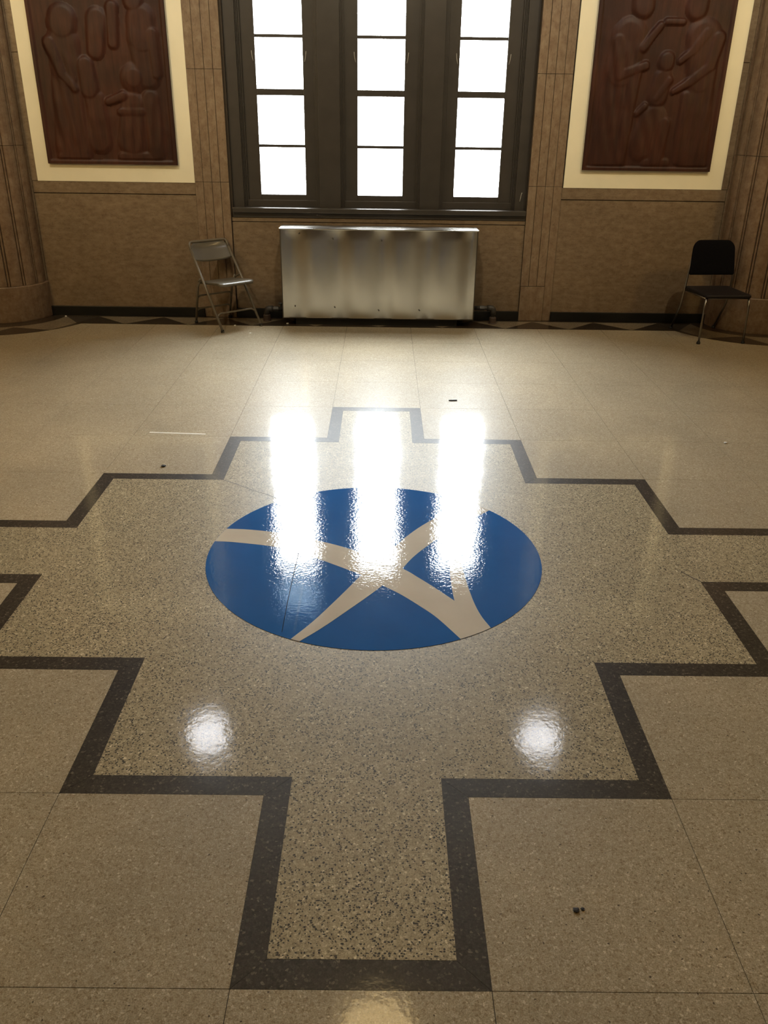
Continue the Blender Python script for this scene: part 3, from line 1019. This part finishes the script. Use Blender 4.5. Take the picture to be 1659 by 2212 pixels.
# ------------------------------------------------------------------ round floor decal
def decal():
    t = thing('floor_decal', 'round blue floor emblem with pale crossing curved bands in the middle of the floor', 'floor decal', (0, 0, 0))
    R, c = .7665, (.0075, -.0105)
    circ = [(c[0] + R * math.cos(2 * math.pi * k / 128), c[1] + R * math.sin(2 * math.pi * k / 128)) for k in range(128)]
    prism('blue_disc', circ, 0.0, .0012, M['blue'], t)
    def onrim(x, y):
        d = Vector((x - c[0], y - c[1])).normalized() * (R - .001)
        return (c[0] + d.x, c[1] + d.y)
    def rimarc(p, q, n=6):
        a0 = math.atan2(p[1] - c[1], p[0] - c[0]); a1 = math.atan2(q[1] - c[1], q[0] - c[0])
        if a1 - a0 > math.pi: a1 -= 2 * math.pi
        if a0 - a1 > math.pi: a1 += 2 * math.pi
        return [(c[0] + (R - .001) * math.cos(a0 + (a1 - a0) * i / n), c[1] + (R - .001) * math.sin(a0 + (a1 - a0) * i / n)) for i in range(n + 1)]
    def smooth(pts, n=6):
        P = [Vector((x, y)) for x, y in pts]
        P = [P[0] * 2 - P[1]] + P + [P[-1] * 2 - P[-2]]
        out = []
        for i in range(1, len(P) - 2):
            for k in range(n):
                u = k / n
                a, b, c_, d = P[i - 1:i + 3]
                q = .5 * ((2 * b) + (c_ - a) * u + (2 * a - 5 * b + 4 * c_ - d) * u * u + (3 * b - a - 3 * c_ + d) * u ** 3)
                out.append((q.x, q.y))
        out.append(tuple(P[-2]))
        return out
    # sweep from the left rim through the crossing to the lower right rim
    up = [onrim(-.72, .235), (-.611, .228), (-.482, .203), (-.364, .161), (-.215, .097), (-.111, .041), (-.02, -.022), (.135, -.143), (.202, -.219), (.273, -.309), (.349, -.413)]
    lo = [onrim(-.757, .103), (-.642, .091), (-.464, .052), (-.327, -.012), (-.203, -.092), (-.047, -.205), (.046, -.293), (.124, -.366), (.203, -.459), (.269, -.547), onrim(.346, -.684)]
    r1 = onrim(.469, -.603)
    right = [(.349, -.413), (.40, -.50), r1]
    poly = smooth(up) + right[1:] + rimarc(r1, lo[-1])[1:-1] + smooth(lo[::-1]) + rimarc(lo[0], up[0])[1:-1]
    prism('band', poly, .0010, .0015, M['cream_vinyl'], t)
    # upright leg on the right
    ll = [(.36, .12), (.358, .03), (.352, -.079), (.345, -.25), (.349, -.413), (.36, -.47)]
    lr = [(.425, .16), (.412, .04), (.406, -.077), (.413, -.252), (.429, -.42), (.449, -.527), r1]
    poly = smooth(ll) + [(.40, -.60)] + smooth(lr[::-1])
    prism('band', poly, .0010, .0016, M['cream_vinyl'], t)
    # arm rising to the upper right rim
    u = [(.02, -.06), (.112, .083), (.149, .151), (.22, .263), (.30, .367), (.385, .47), onrim(.46, .60)]
    d = [(.135, -.143), (.189, -.031), (.264, .087), (.345, .195), (.44, .31), onrim(.585, .47)]
    poly = smooth(u) + rimarc(u[-1], d[-1])[1:-1] + smooth(d[::-1])
    prism('band', poly, .0010, .0017, M['cream_vinyl'], t)
    # tail to the lower left rim
    a = [(-.02, -.17), (-.047, -.205), (-.113, -.362 + .062), (-.179, -.47), (-.24, -.604), onrim(-.305, -.703)]
    a = [(-.02, -.165), (-.047, -.205), (-.113, -.345), (-.179, -.480), (-.24, -.597), onrim(-.306, -.703)]
    b = [(.07, -.25), (.046, -.293), (-.022, -.395), (-.09, -.489), (-.188, -.622), onrim(-.270, -.716)]
    poly = smooth(a) + rimarc(a[-1], b[-1])[1:-1] + smooth(b[::-1])
    prism('band', poly, .0010, .0018, M['cream_vinyl'], t)
    # seam line of the vinyl
    prism('seam_line', crack([(-.343, .0), (-.347, -.23), (-.349, -.428), (-.348, -.66)], .0028), .0008, .0013, M['joint_dark'], t)
    prism('crease', crack([(-.297, -.11), (-.298, -.444), (-.300, -.67)], .010), .0008, .0013, decal_mat('worn_blue_vinyl', (.035, .15, .42)), t)
decal()

# ------------------------------------------------------------------ small things on the floor
def bit(name, label, cat, x, y, r, mat, h=.5, group=None, seed=1):
    rnd = random.Random(seed)
    bm = bmesh.new()
    bmesh.ops.create_icosphere(bm, subdivisions=2, radius=r)
    for v in bm.verts:
        v.co *= 1 + rnd.uniform(-.3, .3)
        v.co.z = max(-r * h, v.co.z * h) + r * h
    o = mesh_obj(name, bm, mat)
    o.location = (x, y, .0)
    return tag(o, label, cat, group)
o = box('tape_strip', -.18, .18, -.008, .008, 0, .001, M['tape'])
o.location = (-1.258, 1.572, 0); o.rotation_euler = (0, 0, -.058)
tag(o, 'thin white tape strip stuck on the pale floor left of the stepped dark outline', 'tape')
bit('grit_crumb', 'dark crumb lying just beyond the dark outline, left of the blue emblem', 'debris', -1.214, 1.02, .013, M['crumb'], .35, seed=3)
bit('grit_crumb', 'larger of the two dark crumbs on the near pale tile at lower right', 'debris', .546, -1.914, .008, M['crumb'], .25, seed=4)
bit('grit_crumb', 'smaller of the two dark crumbs on the near pale tile at lower right', 'debris', .564, -1.911, .005, M['crumb'], .25, seed=8)
bit('paper_scrap', 'tiny white scrap on the floor by the left column base', 'debris', -3.10, 4.86, .010, M['paper'], seed=5)
bit('paper_scrap', 'tiny white scrap on the floor under the folding chair', 'debris', -1.375, 4.545, .011, M['paper'], seed=6)
bit('paper_scrap', 'tiny white scrap at the left foot of the radiator cover', 'debris', -.885, 4.66, .013, M['paper'], seed=7)
bit('paper_scrap', 'tiny white scrap on pale tiles far in front of the padded chair', 'debris', 2.205, 1.515, .011, M['paper'], .3, seed=9)
bit('paper_scrap', 'thin white scrap in front of the folding chair feet', 'debris', -1.19, 4.26, .012, M['paper'], .25, seed=10)
o = box('pencil_stub', -.03, .03, -.006, .006, 0, .007, M['crumb'], bevel=.002)
o.location = (.545, 2.31, 0); o.rotation_euler = (0, 0, .12)
tag(o, 'small dark sliver on the bright floor beyond the top of the stepped outline', 'debris')

# ------------------------------------------------------------------ lamps (above the frame)
def fill_spot_fixture(x, y, z, target, nm):  # unseen spots, added to light the wall more than the floor
    t = thing('fill_spot', 'added fill spot aimed at the %s' % nm, 'lamp', (x, y, z))
    d = (Vector(target) - Vector((x, y, z))).normalized()
    bm = bmesh.new()
    add_tube(bm, [-d * .16, -d * .02], .065, 16)
    mesh_obj('housing', bm, M['pipe'], t)
    bm = bmesh.new()
    add_tube(bm, [-d * .10, (0, 0, CEIL - z)], .010, 8)
    mesh_obj('bracket', bm, M['pipe'], t)
    ld = bpy.data.lights.new('fill_spot_bulb', 'SPOT')
    ld.energy = FILL_SPOT_POWER; ld.color = FILL_SPOT_COLOR; ld.spot_size = math.radians(70); ld.spot_blend = 1.0; ld.shadow_soft_size = .05
    lo = bpy.data.objects.new('fill_spot_bulb', ld)
    lo.rotation_mode = 'QUATERNION'
    lo.rotation_quaternion = d.to_track_quat('-Z', 'Y')
    link(lo, t)
for x, tx, nm in ((-3.0, -2.6, 'left carved relief'), (3.0, 2.6, 'right carved relief'), (0.0, 0.0, 'window')):
    fill_spot_fixture(x, 1.9, 4.6, (tx, 4.95, 2.4), nm)

def lamp(name, x, y, z, r, mat, label, squash=1.0):
    t = thing(name, label, 'lamp', (x, y, z))
    bm = bmesh.new()
    prof = [(r * math.sin(math.pi * k / 16), -r * squash * math.cos(math.pi * k / 16)) for k in range(17)]
    add_lathe(bm, prof, 28)
    mesh_obj('globe', bm, mat, t, smooth=True)
    bm = bmesh.new()
    add_tube(bm, [(0, 0, r * squash * .98), (0, 0, CEIL - z)], .012, 8)
    mesh_obj('rod', bm, M['pipe'], t)
    bm = bmesh.new()
    add_lathe(bm, [(0, -.03), (.06, -.03), (.09, 0), (0, 0)], 20, (0, 0, CEIL - z))
    mesh_obj('canopy', bm, M['pipe'], t)
    return t
cool = glow('cool_globe_glow', GLOBE_COLOR, GLOBE_STRENGTH)
for s, nm in ((-1, 'left'), (1, 'right')):
    lamp('globe_lamp', s * 1.72, 3.40, 4.0, .20, cool, 'white globe lamp hanging high before the %s carved relief' % nm)
lamp('bowl_lamp', .05, .55, 4.45, .31, glow('warm_bowl_glow', WARM, BOWL_STRENGTH), 'warm bowl lamp hanging above the blue emblem', .6)
rear = glow('warm_rear_fill', WARM, REAR_FILL_STRENGTH)  # unseen pendants behind the camera, added as warm fill
for x, y, nm in ((-2.6, -2.6, 'left of the camera'), (2.6, -2.6, 'right of the camera'), (0, -5.6, 'far behind the camera')):
    lamp('fill_pendant', x, y, 3.9, .17, rear, 'added warm fill globe hanging %s' % nm)

# unseen sconces on the two side walls: added fill, except the left near one
def sconce(x, y, z, label):
    t = thing('unseen_sconce', label, 'lamp', (x, y, z))
    sg = -1 if x < 0 else 1
    bm = bmesh.new()
    add_lathe(bm, [(.12 * math.sin(math.pi * k / 14), -.12 * math.cos(math.pi * k / 14)) for k in range(15)], 22)
    mesh_obj('globe', bm, sconce_glow, t, smooth=True)
    bm = bmesh.new()
    add_tube(bm, fillet([(0, 0, -.115), (0, 0, -.20), (sg * .17, 0, -.20)], .05, 6), .013, 8)
    mesh_obj('arm', bm, M['pipe'], t, smooth=True)
    box('wall_plate', min(sg * .158, sg * .174), max(sg * .158, sg * .174), -.06, .06, -.29, -.11, M['pipe'], t, bevel=.004)
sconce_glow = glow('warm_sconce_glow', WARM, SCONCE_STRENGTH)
sconce(-ROOM_X + .175, 1.7, 2.7, 'added warm fill sconce on the left side wall, nearer the window')
sconce(-ROOM_X + .175, .2, 2.7, 'warm globe sconce on the left side wall, nearer the camera')
sconce(ROOM_X - .175, 2.5, 2.7, 'added warm fill sconce on the right side wall')
